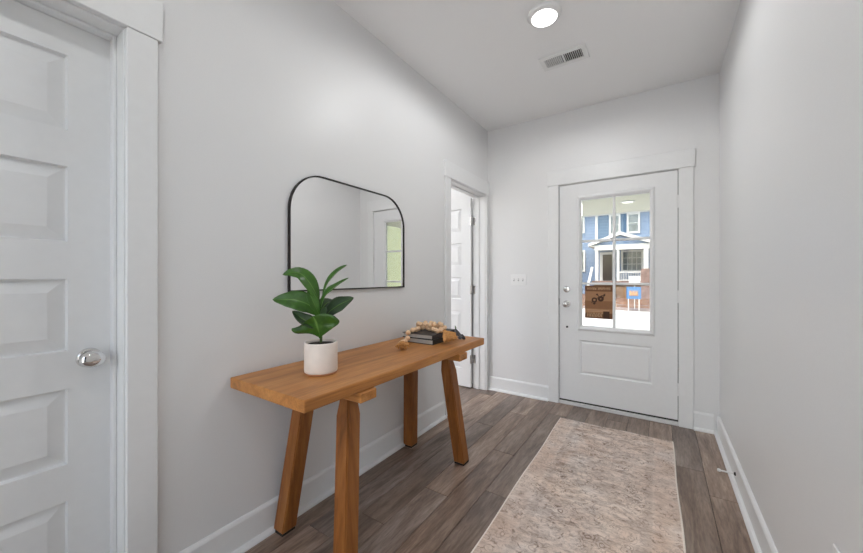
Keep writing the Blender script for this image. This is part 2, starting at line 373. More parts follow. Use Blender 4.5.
# ------------------------------------------------------------------ five panel doors
def panel_mesh(w_, h_):
    """raised panel lying in the XZ plane, front towards -Y; recessed border sloping up to a field"""
    loops = []
    for inset, d in ((0, .000), (.004, .015), (.008, .015), (.045, .004), (.047, .004)):
        loops.append([(-w_ / 2 + inset, d, -h_ / 2 + inset), (w_ / 2 - inset, d, -h_ / 2 + inset), (w_ / 2 - inset, d, h_ / 2 - inset), (-w_ / 2 + inset, d, h_ / 2 - inset)])
    back = [[(x, .030, z) for x, y, z in loops[0]]]
    return MB().prism(back + loops).mesh('panel')
def five_panel_door(name, width, label):
    """local: hinge edge at x=0, slab along +X, front face y=0 towards -Y, thickness .035"""
    H = 2.025; t = empty(name); tag(t, label, 'door', kind='structure')
    zs = [(.205, .452), (.573, .821), (.946, 1.184), (1.306, 1.554), (1.672, 1.919)]
    st = .112; T = .035
    f = MB()
    f.box(0, st, 0, T, .012, H).box(width - st, width, 0, T, .012, H)
    prev = .012
    for z0, z1 in zs: f.box(st, width - st, 0, T, prev, z0); prev = z1
    f.box(st, width - st, 0, T, prev, H)
    f.build('slab_frame', 'door_paint', t)
    for z0, z1 in zs:
        me = panel_mesh(width - 2 * st, z1 - z0); me.materials.append(MAT['door_paint'])
        link('panel', me, None, t, (width / 2, 0, (z0 + z1) / 2))
    return t
def knob(parent, x, z, y=0, sgn=-1, mat='chrome', egg=True):
    k = MB().lathe([(.0, 0), (.031, 0), (.033, sgn * .003), (.030, sgn * .008), (.014, sgn * .010), (.0, sgn * .010)], 28, 'Y', (x, y, z)).build('rosette', mat, parent, True)
    prof = [(.0, sgn * .008), (.010, sgn * .008), (.0095, sgn * .026), (.017, sgn * .030), (.025, sgn * .037), (.0285, sgn * .046), (.0275, sgn * .055), (.021, sgn * .063), (.010, sgn * .067), (.0, sgn * .068)]
    bm = MB().lathe(prof, 32, 'Y', (0, 0, 0)); me = bm.mesh('handle', True)
    o = link('handle', me, mat, parent, (x, y, z)); return o
d2 = five_panel_door('door_2', N1 - N0 - .006, 'closed white five panel door with a chrome knob at the left edge of the picture')
d2.location = (XL - WT + .042, N0 + .003, 0); d2.rotation_euler.z = math.radians(90)   # +X local -> +Y, front -Y -> +X
kn = knob(d2, N1 - N0 - .006 - .062, .915)
kn.scale = (1.18, 1, .95)
d3 = five_panel_door('door_3', .715, 'open white five panel door of the side room with three hinges')
d3.location = (XL - WT - .008, F1 - .035 - .004, 0)
d3.rotation_euler.z = math.radians(179.9)
# rotate by 180 deg turns the front to +Y: mirror the slab instead so that its face looks into the hall
d3.rotation_euler.z = 0; d3.scale = (-1, 1, 1)
for z in (.31, 1.05, 1.78):
    h = MB(); h.box(-.014, .0065, -.0035, -.0005, z - .044, z + .044, .0006)
    h.box(-.030, -.0115, -.001, .0345, z - .044, z + .044, .0006) if False else None
    o = h.build('hinge', 'nickel', d3); 
    p = MB().lathe([(0, z - .045), (.0062, z - .045), (.0062, z + .045), (0, z + .045)], 12, 'Z', (-.004, -.006, 0)).build('hinge_pin', 'nickel', o, True)
for z in (.31, 1.05, 1.78):   # leaves screwed to the jamb face
    o = MB().box(XL - WT - .002, XL - WT + .030, F1 - .0022, F1, z - .044, z + .044, .0006).build('hinge_leaf', 'nickel'); o.parent = bpy.data.objects['trim_2']; o.location = -bpy.data.objects['trim_2'].location

# ------------------------------------------------------------------ front door with its casing
ft = empty('trim_3', (-.336, YB, 0)); tag(ft, 'white casing with wide head board around the front door', 'door trim', kind='structure')
o = lambda n, a, b_, c, d, e, f, bev=.002, mat='trim_paint': MB().box(a + .336, b_ + .336, c - YB, d - YB, e, f, bev).build(n, mat, ft)
o('casing', D0 - .099, D0 - .006, YB - .018, YB, 0, DT + .008); o('casing', D1 + .006, D1 + .099, YB - .018, YB, 0, DT + .008)
o('head_casing', D0 - .110, D1 + .110, YB - .023, YB, DT + .008, DT + .146)
o('jamb', D0 - .022, D0 - .004, YB, YB + .15, 0, DT + .004, .001); o('jamb', D1 + .004, D1 + .022, YB, YB + .15, 0, DT + .004, .001)
o('head_jamb', D0 - .022, D1 + .022, YB, YB + .15, DT + .004, DT + .022, .001)
o('sill', D0 - .005, D1 + .005, YB - .012, YB + .16, 0, .028, .003, 'threshold_white')
o('gap_strip', D0 - .004, D1 + .004, YB + .012, YB + .045, .028, .044, 0, 'gap_shade')  # dark strips stand in for the shade in the gaps around the slab
o('gap_strip', D0 - .0045, D0, YB + .012, YB + .045, .028, DT, 0, 'gap_shade'); o('gap_strip', D1, D1 + .0045, YB + .012, YB + .045, .028, DT, 0, 'gap_shade')
o('gap_strip', D0 - .004, D1 + .004, YB + .012, YB + .045, DT, DT + .0045, 0, 'gap_shade')
o('strike_plate', D0 - .0055, D0 - .0035, YB - .001, YB + .03, .925, .985, 0, 'dark_metal')
fd = empty('door_1', (D0, YB + .001, 0)); tag(fd, 'white front door with six glass panes and one moulded lower panel', 'door', kind='structure')
FW = D1 - D0; T = .044
gx0, gx1, gz0, gz1 = .163, .748, .705, 1.925      # cut-out for the glazed unit
bz0, bz1 = .045, DT
lx0, lx1, lz0, lz1 = .178, .738, .300, .610       # lower moulded panel
s_ = MB(); s_.box(0, gx0, 0, T, bz0, bz1).box(gx1, FW, 0, T, bz0, bz1).box(gx0, gx1, 0, T, gz1, bz1)
s_.box(gx0, gx1, 0, T, lz1, gz0).box(gx0, gx1, 0, T, bz0, lz0).box(gx0, lx0, 0, T, lz0, lz1).box(lx1, gx1, 0, T, lz0, lz1)
s_.build('slab', 'front_door_paint', fd)
me = MB(); cx_, cz_ = (lx0 + lx1) / 2, (lz0 + lz1) / 2
loops = []
for inset, d in ((0, 0), (.005, .008), (.014, .010), (.026, .003), (.030, .002)):
    loops.append([(lx0 + inset, d, lz0 + inset), (lx1 - inset, d, lz0 + inset), (lx1 - inset, d, lz1 - inset), (lx0 + inset, d, lz1 - inset)])
me.prism([[(x, .040, z) for x, y, z in loops[0]]] + loops); me.build('panel', 'front_door_paint', fd)
# glazing frame
gf = MB(); fo = .022
ax0, ax1, az0, az1 = gx0 - .008, gx1 + .008, gz0 - .008, gz1 + .008
ix0, ix1, iz0, iz1 = gx0 + .029, gx1 - .029, gz0 + .036, gz1 - .036
loops = []
for k, d in ((0, .001), (.25, -.010), (.5, -.012), (1.0, .004), (1.0, .016)):
    loops.append([(ax0 + (ix0 - ax0) * k, d, az0 + (iz0 - az0) * k), (ax1 + (ix1 - ax1) * k, d, az0 + (iz0 - az0) * k), (ax1 + (ix1 - ax1) * k, d, az1 + (iz1 - az1) * k), (ax0 + (ix0 - ax0) * k, d, az1 + (iz1 - az1) * k)])
gf.prism(loops, cap=False); gf.box(gx0, ix0, .016, T, gz0, gz1).box(ix1, gx1, .016, T, gz0, gz1).box(ix0, ix1, .016, T, gz0, iz0).box(ix0, ix1, .016, T, iz1, gz1)
gf.build('glazing_frame', 'front_door_paint', fd)
mx = (ix0 + ix1) / 2; mz = [iz0 + (iz1 - iz0) * .336, iz0 + (iz1 - iz0) * .672]
B('muntin', 'front_door_paint', fd, mx - .0105, mx + .0105, .008, .036, iz0, iz1, .004)
for z in mz:
    B('muntin', 'front_door_paint', fd, ix0, mx - .0105, .009, .036, z - .0105, z + .0105, .004); B('muntin', 'front_door_paint', fd, mx + .0105, ix1, .009, .036, z - .0105, z + .0105, .004)
zz = [iz0] + mz + [iz1]
for i in range(3):
    for xa, xb in ((ix0, mx), (mx, ix1)):
        B('pane', 'dimming_glass', fd, xa, xb, .021, .025, zz[i], zz[i + 1], 0)
# hardware
hx = .064
MB().lathe([(0, 0), (.029, 0), (.030, -.004), (.026, -.012), (.016, -.014), (0, -.014)], 28, 'Y', (hx, 0, 1.072)).build('deadbolt', 'nickel', fd, True)
B('thumb_turn', 'nickel', fd, hx - .004, hx + .004, -.032, -.012, 1.056, 1.088, .002)
knob(fd, hx, .935, mat='nickel')
MB().lathe([(0, 0), (.010, 0), (.010, -.006), (.006, -.012), (0, -.012)], 16, 'Y', (hx + .004, 0, .722)).build('door_stud', 'dark_metal', fd, True)
for z in (.29, 1.03, 1.79):
    MB().lathe([(0, z - .05), (.0065, z - .05), (.0065, z + .05), (0, z + .05)], 12, 'Z', (FW + .002, -.0075, 0)).build('hinge', 'trim_paint', fd, True)

# paper notice on the glass
ps = empty('paper_poster', (-.458, YB + .0165, .962)); tag(ps, 'brown printed paper notice taped inside the lower left pane of the front door', 'poster')
PWd, PH = .112, .147
def pp(n, mat, x0, x1, z0, z1, lift): return MB().box(x0, x1, -lift - .0006, -lift, z0, z1).build(n, mat, ps)
pp('sheet', 'poster_tan', -PWd, PWd, -PH, PH, 0)
pp('header_band', 'poster_brown', -PWd, PWd, PH - .052, PH, .0006)
pp('middle_band', 'poster_mid', -PWd, PWd, -.060, .010, .0006)
pp('footer_band', 'poster_brown', -PWd, PWd, -PH, -.098, .0006)
pp('corner_block', 'poster_dark', .038, .088, -PH + .004, -.082, .0012)
lt = MB(); x = -.094
for wd in (.016, .012, .013, .011, .015, .0, .010, .014, .011, .013, .015, .012, .011):   # line of light print too small to read
    if wd:
        lt.box(x, x + .003, -.0018, -.0012, PH - .038, PH - .014); lt.box(x + wd - .004, x + wd - .001, -.0018, -.0012, PH - .038, PH - .014)
        lt.box(x, x + wd - .001, -.0018, -.0012, PH - .028 + random.uniform(-.008, .008), PH - .024 + random.uniform(-.004, .008))
    x += max(wd, .006) + .0025
lt.build('print_line', 'poster_light', ps)
lt = MB()
for r_, z in enumerate((-.105, -.114, -.123, -.132)):
    x = -.095
    while x < .02:
        wd = random.uniform(.008, .024); lt.box(x, x + wd, -.0018, -.0012, z, z + .0045); x += wd + .005
lt.box(-.095, .085, -.0012, -.0006, -.074, -.070); lt.box(-.095, .060, -.0012, -.0006, -.086, -.082)
lt.build('small_print', 'poster_light', ps)
dr = MB()   # dark drawing: two round wheels, a slanting body and twigs
def disc(cx, cz, r, r2=0, n=18):
    if r2:
        R = [[(cx + q * math.cos(2 * math.pi * i / n), y, cz + q * math.sin(2 * math.pi * i / n)) for i in range(n)] for q, y in ((r, -.0012), (r, -.0020), (r2, -.0020), (r2, -.0012))]
        dr.prism(R, cap=False)
    else: dr.prism([[(cx + r * math.cos(2 * math.pi * i / n), y, cz + r * math.sin(2 * math.pi * i / n)) for i in range(n)] for y in (-.0012, -.0020)])
disc(-.034, .018, .023, .010); disc(.018, .030, .025, .006); disc(-.036, -.014, .009); disc(-.012, .068, .008); disc(.046, .062, .009)
for p, q in (((-.02, .03), (.03, .06)), ((.02, .05), (.055, .075)), ((-.012, .066), (.01, .045)), ((-.06, -.005), (-.03, .005)), ((.03, .015), (.045, .06)), ((-.045, .004), (-.02, -.012))):
    dr.tube([(p[0], -.0016, p[1]), (q[0], -.0016, q[1])], .0035, 6)
dr.build('drawing', 'poster_dark', ps)

# ------------------------------------------------------------------ wall and ceiling fittings
sw = empty('light_switch', (-1.188, YB, 1.157)); tag(sw, 'white three gang light switch plate on the wall left of the front door', 'light switch')
MB().box(-.0815, .0815, -.006, 0, -.057, .057, .003, 2).build('cover_plate', 'white_plastic', sw)
for i in (-1, 0, 1):
    tg = MB().box(i * .046 - .006, i * .046 + .006, -.007, -.0055, -.013, .013).build('toggle_slot', 'switch_shade', sw)
    MB().box(i * .046 - .0045, i * .046 + .0045, -.017, -.006, -.001, .011, .0015).build('toggle', 'white_plastic', sw)
ol = empty('power_outlet', (XR, 1.272, .448)); tag(ol, 'white power outlet low on the bare right wall near the picture corner', 'outlet')
MB().box(-.006, 0, -.036, .036, -.058, .058, .003, 2).build('cover_plate', 'white_plastic', ol)
for z in (-.02, .02): 
    r_ = MB().box(-.008, -.005, -.016, .016, z - .014, z + .014, .002).build('socket', 'white_plastic', ol)
    MB().box(-.0085, -.0078, -.007, -.005, z - .003, z + .006).box(-.0085, -.0078, .005, .007, z - .003, z + .006).build('slots', 'vent_dark', r_)
ds = empty('door_stop', (XR - .015, 2.60, .062)); tag(ds, 'small white rod door stop screwed to the right baseboard', 'door stop')
MB().lathe([(0, 0), (.010, 0), (.010, -.004), (.005, -.008), (0, -.008)], 14, 'X').build('mounting_flange', 'dark_metal', ds, True)
MB().lathe([(0, -.006), (.0042, -.006), (.0042, -.068), (0, -.068)], 12, 'X').build('rod', 'white_plastic', ds, True)
MB().lathe([(0, -.066), (.007, -.066), (.0085, -.071), (.008, -.080), (0, -.082)], 14, 'X').build('rubber_tip', 'white_plastic', ds, True)
def ceiling_lamp(loc, label, power, group=None, r=.096):
    t = empty('ceiling_lamp', loc); tag(t, label, 'ceiling lamp', group)
    k = r / .096
    MB().lathe([(0, 0), (.096 * k, 0), (.096 * k, -.010), (.090 * k, -.018), (.074 * k, -.026), (.071 * k, -.025), (0, -.023)], 40).build('trim_ring', 'white_plastic', t, True)
    MB().lathe([(0, -.0235), (.0715 * k, -.0235), (.070 * k, -.028), (.05 * k, -.0305), (0, -.031)], 40).build('diffuser', 'lamp_diffuser', t, True)
    L = bpy.data.lights.new('lamp_light', 'SPOT'); L.spot_size = math.pi; L.spot_blend = .3; L.shadow_soft_size = .065 * k; L.energy = power; L.color = (.985, .995, 1)
    lo = bpy.data.objects.new('lamp_light', L); COL.objects.link(lo); lo.parent = t; lo.location = (0, 0, -.045)
    return t
ceiling_lamp((-.567, 2.052, CE), 'round white flush ceiling lamp in front of the air vent', LAMP_W)
ceiling_lamp((-.570, -.10, CE), 'round white flush ceiling lamp above the viewer', LAMP_W * .50)

ceiling_lamp((-2.5, 2.55, CE), 'round white flush ceiling lamp in the side room', 5)
vl = empty('vanity_lamp', (-3.4, 2.86, 1.95)); tag(vl, 'three globe vanity lamp on the side room wall beyond the far doorway', 'wall lamp')
MB().box(0, .025, -.26, .26, -.04, .04, .006, 2).build('back_plate', 'nickel', vl)
for dy in (-.2, 0, .2):
    MB().tube([(.02, dy, 0), (.07, dy, 0)], .012, 12).build('arm', 'nickel', vl, True)
    MB().lathe([(.004 if abs(a_) == 90 else .055 * math.cos(math.radians(a_)), .055 * math.sin(math.radians(a_))) for a_ in range(-90, 91, 15)], 24, 'Z', (.115, dy, 0)).build('globe', 'globe_glass', vl, True)
    L = bpy.data.lights.new('lamp_light', 'POINT'); L.shadow_soft_size = .05; L.energy = 4.5; L.color = (.985, .995, 1)
    lo = bpy.data.objects.new('lamp_light', L); COL.objects.link(lo); lo.parent = vl; lo.location = (.115, dy, 0)
vt = empty('air_vent', (-.566, 2.538, CE)); tag(vt, 'white rectangular air supply vent with louvres on the ceiling', 'air vent')
v = MB(); v.box(-.155, .155, -.085, -.050, -.009, 0, .003).box(-.155, .155, .050, .085, -.009, 0, .003).box(-.155, -.122, -.050, .050, -.009, 0, .002).box(.122, .155, -.050, .050, -.009, 0, .002).box(-.006, .006, -.05, .05, -.008, 0, .001)
v.build('frame', 'white_plastic', vt); MB().box(-.122, .122, -.05, .05, -.0012, 0).build('backing', 'vent_dark', vt)
lm = {}
for sgn in (-1, 1):
    mbx = MB(); ca, sa = math.cos(math.radians(52)), math.sin(math.radians(52)) * sgn
    mbx.box(-.0055, .0055, -.05, .05, -.0006, .0006); 
    for v_ in mbx.bm.verts: x_, z_ = v_.co.x, v_.co.z; v_.co.x = x_ * ca - z_ * sa; v_.co.z = x_ * sa + z_ * ca
    lm[sgn] = mbx.mesh('louvre'); lm[sgn].materials.append(MAT['white_plastic'])
for i in range(9):
    for sgn in (-1, 1): link('louvre', lm[-sgn], None, vt, (sgn * (.0155 + i * .0125), 0, -.0065))

# ------------------------------------------------------------------ mirror
mr = empty('wall_mirror', (XL, 1.474, 1.115)); tag(mr, 'black framed mirror with rounded top corners on the wall above the console table', 'mirror')
def mirror_outline(ins=0.0, n=12):
    w2, h, r = .456 - ins, .614 - ins, .205 - ins; z0 = ins
    pts = [(-w2, z0), (w2, z0)]
    for i in range(n + 1): a = math.pi / 2 * i / n; pts.append((w2 - r + r * math.cos(a), h - r + r * math.sin(a)))
    for i in range(n + 1): a = math.pi / 2 + math.pi / 2 * i / n; pts.append((-w2 + r + r * math.cos(a), h - r + r * math.sin(a)))
    return pts
f = MB(); A, Bq = mirror_outline(), mirror_outline(.0075)
f.prism([[(x, y, z) for y, z in P] for x, P in ((0.0005, A), (.0155, A), (.016, mirror_outline(.001)), (.016, mirror_outline(.0065)), (.0155, Bq), (.006, Bq))], cap=False).build('frame', 'black_frame', mr)
MB().prism([[(x, y, z) for y, z in mirror_outline(.007)] for x in (.002, .010)]).build('mirror_plate', 'mirror_glass', mr)

# ------------------------------------------------------------------ console table
TZ = .765
tb = empty('console_table', (-1.265, 1.455, 0)); tag(tb, 'warm brown wooden console table with splayed legs against the left wall', 'table')
tx, ty = -1.265, 1.455
hx_, hy_ = .250, .735
th = .046
MB().box(-hx_, hx_, -hy_ + .020, hy_, TZ - th, TZ, .005, 2).build('tabletop', 'table_wood_y', tb)
FB = [(.235, .495, 0), (.235, -.495, 0)]
for sy in (-1, 1):
    B('cross_batten', 'table_wood_x', tb, -.235, .262, sy * .412 - .048, sy * .412 + .048, TZ - th - .042, TZ - th, .004)
    for sx in (-1, 1):
        bot = Vector((sx * .206, sy * .490, 0)); tp = Vector((sx * .142, sy * .412, TZ - th - .040))
        hw = .037
        def ring(c, q): return [(c.x - q[0], c.y - q[1], c.z), (c.x + q[0], c.y - q[1], c.z), (c.x + q[0], c.y + q[1], c.z), (c.x - q[0], c.y + q[1], c.z)]
        L = []
        for tt, q in ((0.018, (hw - .003, hw - .003)), (.024, (hw, hw)), (.88, (hw, hw)), (.985, (hw * .74, hw * .74)), (1.0, (hw * .72, hw * .72))):
            L.append(ring(bot.lerp(tp, tt), q))
        lg = MB().prism(L)
        vert = [e for e in lg.bm.edges if abs((e.verts[0].co - e.verts[1].co).normalized().z) > .8]
        bmesh.ops.bevel(lg.bm, geom=vert, offset=.005, segments=2, affect='EDGES')
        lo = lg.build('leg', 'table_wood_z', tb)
        MB().prism([ring(bot + Vector((0, 0, h_)), (hw * .9, hw * .9)) for h_ in (0, .013)]).build('foot_pad', 'rubber_foot', lo)

# ------------------------------------------------------------------ potted plant
PX, PY = -1.254, 1.001
pl = empty('potted_plant', (PX, PY, TZ)); tag(pl, 'small green broad leaved plant in a cream ceramic pot on the console table', 'plant')
MB().lathe([(0, .005), (.066, .005), (.0705, .010), (.0715, .018), (.0715, .128), (.0712, .135), (.069, .138), (.064, .137), (.063, .130), (.063, .122), (0, .122)], 48).build('pot', 'pot_ceramic', pl, True)
MB().lathe([(0, 0), (.066, 0), (.0695, .003), (.0695, .008), (.067, .0095), (0, .0095)], 48).build('pot_base', 'pot_clay', pl, True)
MB().lathe([(0, .121), (.0632, .121), (.061, .127), (.04, .131), (.012, .134), (0, .134)], 32).build('soil', 'soil', pl, True)
rv, tv, uv_ = Vector((.833, .553, 0)), Vector((.553, -.833, 0)), Vector((0, 0, 1))   # across, towards the hall, up
def P3(r_, u_, t_): return rv * (r_ / 225) + uv_ * (u_ / 225 + .145) + tv * (t_ / 225)
MB().tube([P3(0, -4, 0), P3(.5, 15, 1), P3(-1, 30, 0), P3(0, 42, -1)], [.006, .0055, .005, .003], 8).build('stem', 'stem_green', pl, True)
def leaf(spine, wmax, nrm, mat='leaf_green', fold=.25, wave=.06, peak=.45, n=18, m_=8):
    pts = [P3(*p) for p in spine]
    def cr(t):
        k = len(pts) - 1; f_ = min(t * k, k - 1e-6); i = int(f_); u = f_ - i
        p0, p1, p2, p3 = pts[max(i - 1, 0)], pts[i], pts[i + 1], pts[min(i + 2, k)]
        return .5 * ((2 * p1) + (p2 - p0) * u + (2 * p0 - 5 * p1 + 4 * p2 - p3) * u * u + (3 * p1 - p0 - 3 * p2 + p3) * u ** 3)
    nv = (rv * nrm[0] + uv_ * nrm[1] + tv * nrm[2]).normalized()
    bm = bmesh.new(); uvl = bm.loops.layers.uv.new('UVMap'); rows = []
    for i in range(n + 1):
        t = i / n; c = cr(t); d = (cr(min(t + .02, 1)) - cr(max(t - .02, 0))).normalized()
        s = d.cross(nv).normalized(); nn_ = s.cross(d).normalized()
        # profile: narrow petiole, wide blade, pointed tip
        tb_ = max((t - .08) / .92, 0); q = tb_ ** (math.log(.5) / math.log(peak)) if tb_ > 0 else 0
        wdt = wmax / 225 / 2 * (math.sin(math.pi * q) ** .85 if 0 < q < 1 else 0) + .0016 * (1 - t)
        row = []
        for j in range(m_ + 1):
            v = j / m_ * 2 - 1
            h = fold * abs(v) * wdt + wave * wdt * math.sin(t * 15 + (2 if v > 0 else 0)) * v * v
            row.append((bm.verts.new(c + s * v * wdt + nn_ * h), (j / m_, t)))
        rows.append(row)
    for a_, b_ in zip(rows, rows[1:]):
        for j in range(m_):
            q = (a_[j], a_[j + 1], b_[j + 1], b_[j]); fc = bm.faces.new([x[0] for x in q]); fc.smooth = True
            for lp, x in zip(fc.loops, q): lp[uvl].uv = x[1]
    bmesh.ops.recalc_face_normals(bm, faces=bm.faces)
    me = bpy.data.meshes.new('leaf'); bm.to_mesh(me); bm.free()
    ob = link('leaf', me, mat, pl); sm = ob.modifiers.new('thickness', 'SOLIDIFY'); sm.thickness = .0012; return ob
# spine points: (across, up, towards) in 219ths of a metre from the soil
leaf([(-1, 36, 0), (-5, 48, 3), (-11, 59, 5), (-18, 66, 6), (-27, 67, 7), (-35, 65, 8)], 15, (.5, .6, .8), fold=.2, peak=.42)
leaf([(0, 38, -2), (4, 54, -4), (13, 67, -6), (24, 75, -7)], 7, (-.75, .3, .75), fold=.45, peak=.55)
leaf([(0, 30, 2), (5, 44, 3), (15, 53, 5), (29, 62, 6)], 8.5, (-.55, .65, .7), fold=.4, peak=.42)
leaf([(-1, 22, 2), (-8, 34, 6), (-20, 40, 10), (-31, 41, 11), (-43, 41, 12)], 20, (.05, .5, .9), fold=.14, peak=.42)
leaf([(1, 20, 0), (8, 28, -2), (16, 34, -3), (24, 38, -3), (32, 42, -3)], 18, (-.3, .5, .85), 'leaf_dark', fold=.18, peak=.42)
leaf([(0, 1, 3), (0, 8, 6), (-1, 14, 8), (-2, 20, 10), (-4, 25, 12)], 46, (0, .1, 1), fold=.20, peak=.62, wave=.10)
leaf([(-1, 12, 2), (-8, 18, 8), (-16, 23, 10), (-25, 30, 9)], 13, (.35, .6, .75), 'leaf_dark', fold=.3, peak=.42)
leaf([(0, 18, -2), (-3, 28, -10), (2, 36, -16), (8, 36, -22)], 18, (.2, .8, .4), 'leaf_dark', fold=.2)
leaf([(0, 22, 2), (-4, 34, 5), (-8, 44, 6), (-10, 52, 5)], 10, (.6, .2, .8), fold=.3)
leaf([(0, 12, 1), (4, 22, 4), (8, 28, 8), (10, 31, 12)], 14, (-.2, .5, .8), 'leaf_dark', fold=.25)

# ------------------------------------------------------------------ books, bead garland, grey sprig
def book(loc, rz, w_, l_, h_, label, cov):
    t = empty('book', loc, rz); tag(t, label, 'book', 'stacked books on the console table')
    ct = .0032
    MB().box(-w_ / 2, w_ / 2, -l_ / 2, l_ / 2, h_ - ct, h_, .0008).build('front_cover', cov, t); MB().box(-w_ / 2, w_ / 2, -l_ / 2, l_ / 2, 0, ct, .0008).build('back_cover', cov, t)
    MB().box(w_ / 2 - ct, w_ / 2 + .001, -l_ / 2, l_ / 2, .0005, h_ - .0005, .001).build('spine', cov, t)
    MB().box(-w_ / 2 + .006, w_ / 2 - ct, -l_ / 2 + .005, l_ / 2 - .005, ct, h_ - ct).build('page_block', 'pages', t)
m, t, b = base('pages', srgb(196, 192, 186), .8)
g = t.add('ShaderNodeNewGeometry'); sp = t.add('ShaderNodeSeparateXYZ'); t.link(g.outputs['Position'], sp.inputs[0])
mm = t.add('ShaderNodeMath', operation='MULTIPLY'); mm.inputs[1].default_value = 900; t.link(sp.outputs[2], mm.inputs[0])
n1 = t.add('ShaderNodeTexNoise', noise_dimensions='1D', ins={'Scale': 1.0}); t.link(mm.outputs[0], n1.inputs['W'])
t.link(t.ramp([(.3, srgb(176, 172, 166)), (.7, srgb(208, 205, 200))], n1.outputs[0]).outputs[0], b.inputs['Base Color'])
book((-1.290, 1.930, TZ), 0, .236, .300, .031, 'lower dark covered book of the two under the bead garland', 'book_cover_dark')
book((-1.298, 1.928, TZ + .031), math.radians(1.5), .232, .296, .029, 'upper dark grey book of the two, directly under the bead garland', 'book_cover')
BT = TZ + .060
gd = empty('bead_garland', (-1.29, 1.90, BT)); tag(gd, 'natural wooden bead garland with two jute tassels heaped on the books', 'garland')
gloc = gd.location
BR = .0164
bead_me = MB().lathe([(0.0035 if abs(a) == 90 else BR * math.cos(math.radians(a)), BR * math.sin(math.radians(a))) for a in range(-90, 91, 18)], 16).mesh('bead', True); bead_me.materials.append(MAT['bead_wood'])
path = [(-1.262, 1.602, TZ + BR + .0007), (-1.292, 1.622, TZ + BR + .0007), (-1.318, 1.648, TZ + BR + .0007), (-1.334, 1.682, TZ + BR + .0007), (-1.341, 1.718, TZ + BR + .0007), (-1.345, 1.748, TZ + BR + .014), (-1.350, 1.760, TZ + BR + .048), (-1.345, 1.802, BT + BR),
 (-1.343, 1.838, BT + BR), (-1.350, 1.874, BT + BR), (-1.352, 1.925, BT + BR), (-1.318, 1.938, BT + BR), (-1.288, 1.918, BT + BR), (-1.252, 1.904, BT + BR), (-1.216, 1.882, BT + BR), (-1.190, 1.860, BT + BR), (-1.186, 1.897, BT + BR), (-1.208, 1.930, BT + BR),
 (-1.212, 1.966, BT + BR), (-1.226, 2.008, BT + BR), (-1.262, 2.022, BT + BR), (-1.300, 2.026, BT + BR), (-1.338, 2.020, BT + BR), (-1.374, 2.008, BT + BR), (-1.398, 1.980, BT + BR), (-1.400, 1.942, BT + BR + .012),
 (-1.378, 1.914, BT + 2.6 * BR), (-1.346, 1.896, BT + 2.65 * BR), (-1.310, 1.902, BT + 2.7 * BR), (-1.274, 1.896, BT + 2.7 * BR), (-1.262, 1.934, BT + 2.6 * BR), (-1.284, 1.966, BT + 2.6 * BR), (-1.250, 1.984, BT + 2.6 * BR), (-1.214, 1.944, BT + 2.7 * BR),
 (-1.322, 1.985, BT + 2.6 * BR), (-1.360, 1.972, BT + 2.6 * BR)]
for p in path:
    o_ = link('bead', bead_me, None, gd, Vector(p) - gloc); o_.rotation_euler = (random.uniform(0, 3), random.uniform(0, 3), 0)
MB().tube([Vector(p) - gloc for p in path[:34]], .0016, 6).build('cord', 'jute', gd)
def tassel(p_top, p_end, spread, flat, nstr=110, bulge=0.0):
    p_top, p_end = Vector(p_top) - gloc, Vector(p_end) - gloc
    d = (p_end - p_top); L = d.length; dn = d.normalized(); s = dn.cross(Vector((0, 0, 1))).normalized(); u = s.cross(dn).normalized()
    mb = MB()
    for i in range(nstr):
        a = random.uniform(0, 2 * math.pi); q = math.sqrt(random.random())
        ca, sa = math.cos(a) * q, math.sin(a) * q * flat
        st = lambda k, rr: p_top + dn * (L * k) + (s * ca + u * sa) * rr
        e = random.uniform(.85, 1.06); rmid = spread * random.uniform(.55, .9)
        mb.tube([st(0, .006), st(.12, .009), st(.45, rmid) + Vector((bulge, 0, 0)), st(e, spread * random.uniform(.75, 1.15))], [.0022, .0026, random.uniform(.003, .0055), random.uniform(.002, .0045)], 5)
    o_ = mb.build('tassel', 'jute', gd); o_['kind'] = 'stuff'
    bd = MB().tube([p_top + dn * (L * .10), p_top + dn * (L * .22)], .0105, 12).build('binding', 'jute', o_)
tassel((-1.258, 1.592, TZ + .042), (-1.226, 1.548, TZ + .0245), .036, .60, 60)
tassel((-1.160, 1.890, BT + .022), (-1.098, 1.868, TZ + .026), .070, .28, 80, .022)
sg = empty('grey_sprig', (-1.140, 2.060, TZ)); sg.scale = (.8, .8, .9); tag(sg, 'small charcoal grey sprig of round leaves behind the bead garland', 'decoration')
MB().tube([(-.050, .05, .045), (-.02, .02, .03), (.0, 0, .022), (.03, -.03, .014)], .0025, 6).build('stem', 'stem_green', sg)
lf = MB()
bmesh.ops.create_icosphere(lf.bm, subdivisions=2, radius=1)
for v_ in lf.bm.verts: v_.co = Vector((v_.co.x * .017 * (1 - .15 * v_.co.y), v_.co.y * .021, v_.co.z * .008 + .006 * v_.co.x * v_.co.x))
lme = lf.mesh('leaf', True); lme.materials.append(MAT['charcoal_leaf'])
for i, (x, y, z) in enumerate(((-.062, .055, .052), (-.040, .050, .040), (-.045, .020, .046), (-.020, .035, .034), (-.015, .0, .036), (.005, .020, .026), (.012, -.014, .026), (.030, .0, .020), (.030, -.035, .018), (.048, -.022, .014))):
    q = link('leaf', lme, None, sg, (x, y, z)); q.rotation_euler = (random.uniform(-.9, .9), random.uniform(-.8, .8), random.uniform(0, 6))
MB().tube([(-.068, .06, .050), (-.072, .062, .075), (-.078, .06, .092)], [.002, .006, .001], 6).build('green_tip', 'leaf_green', sg)

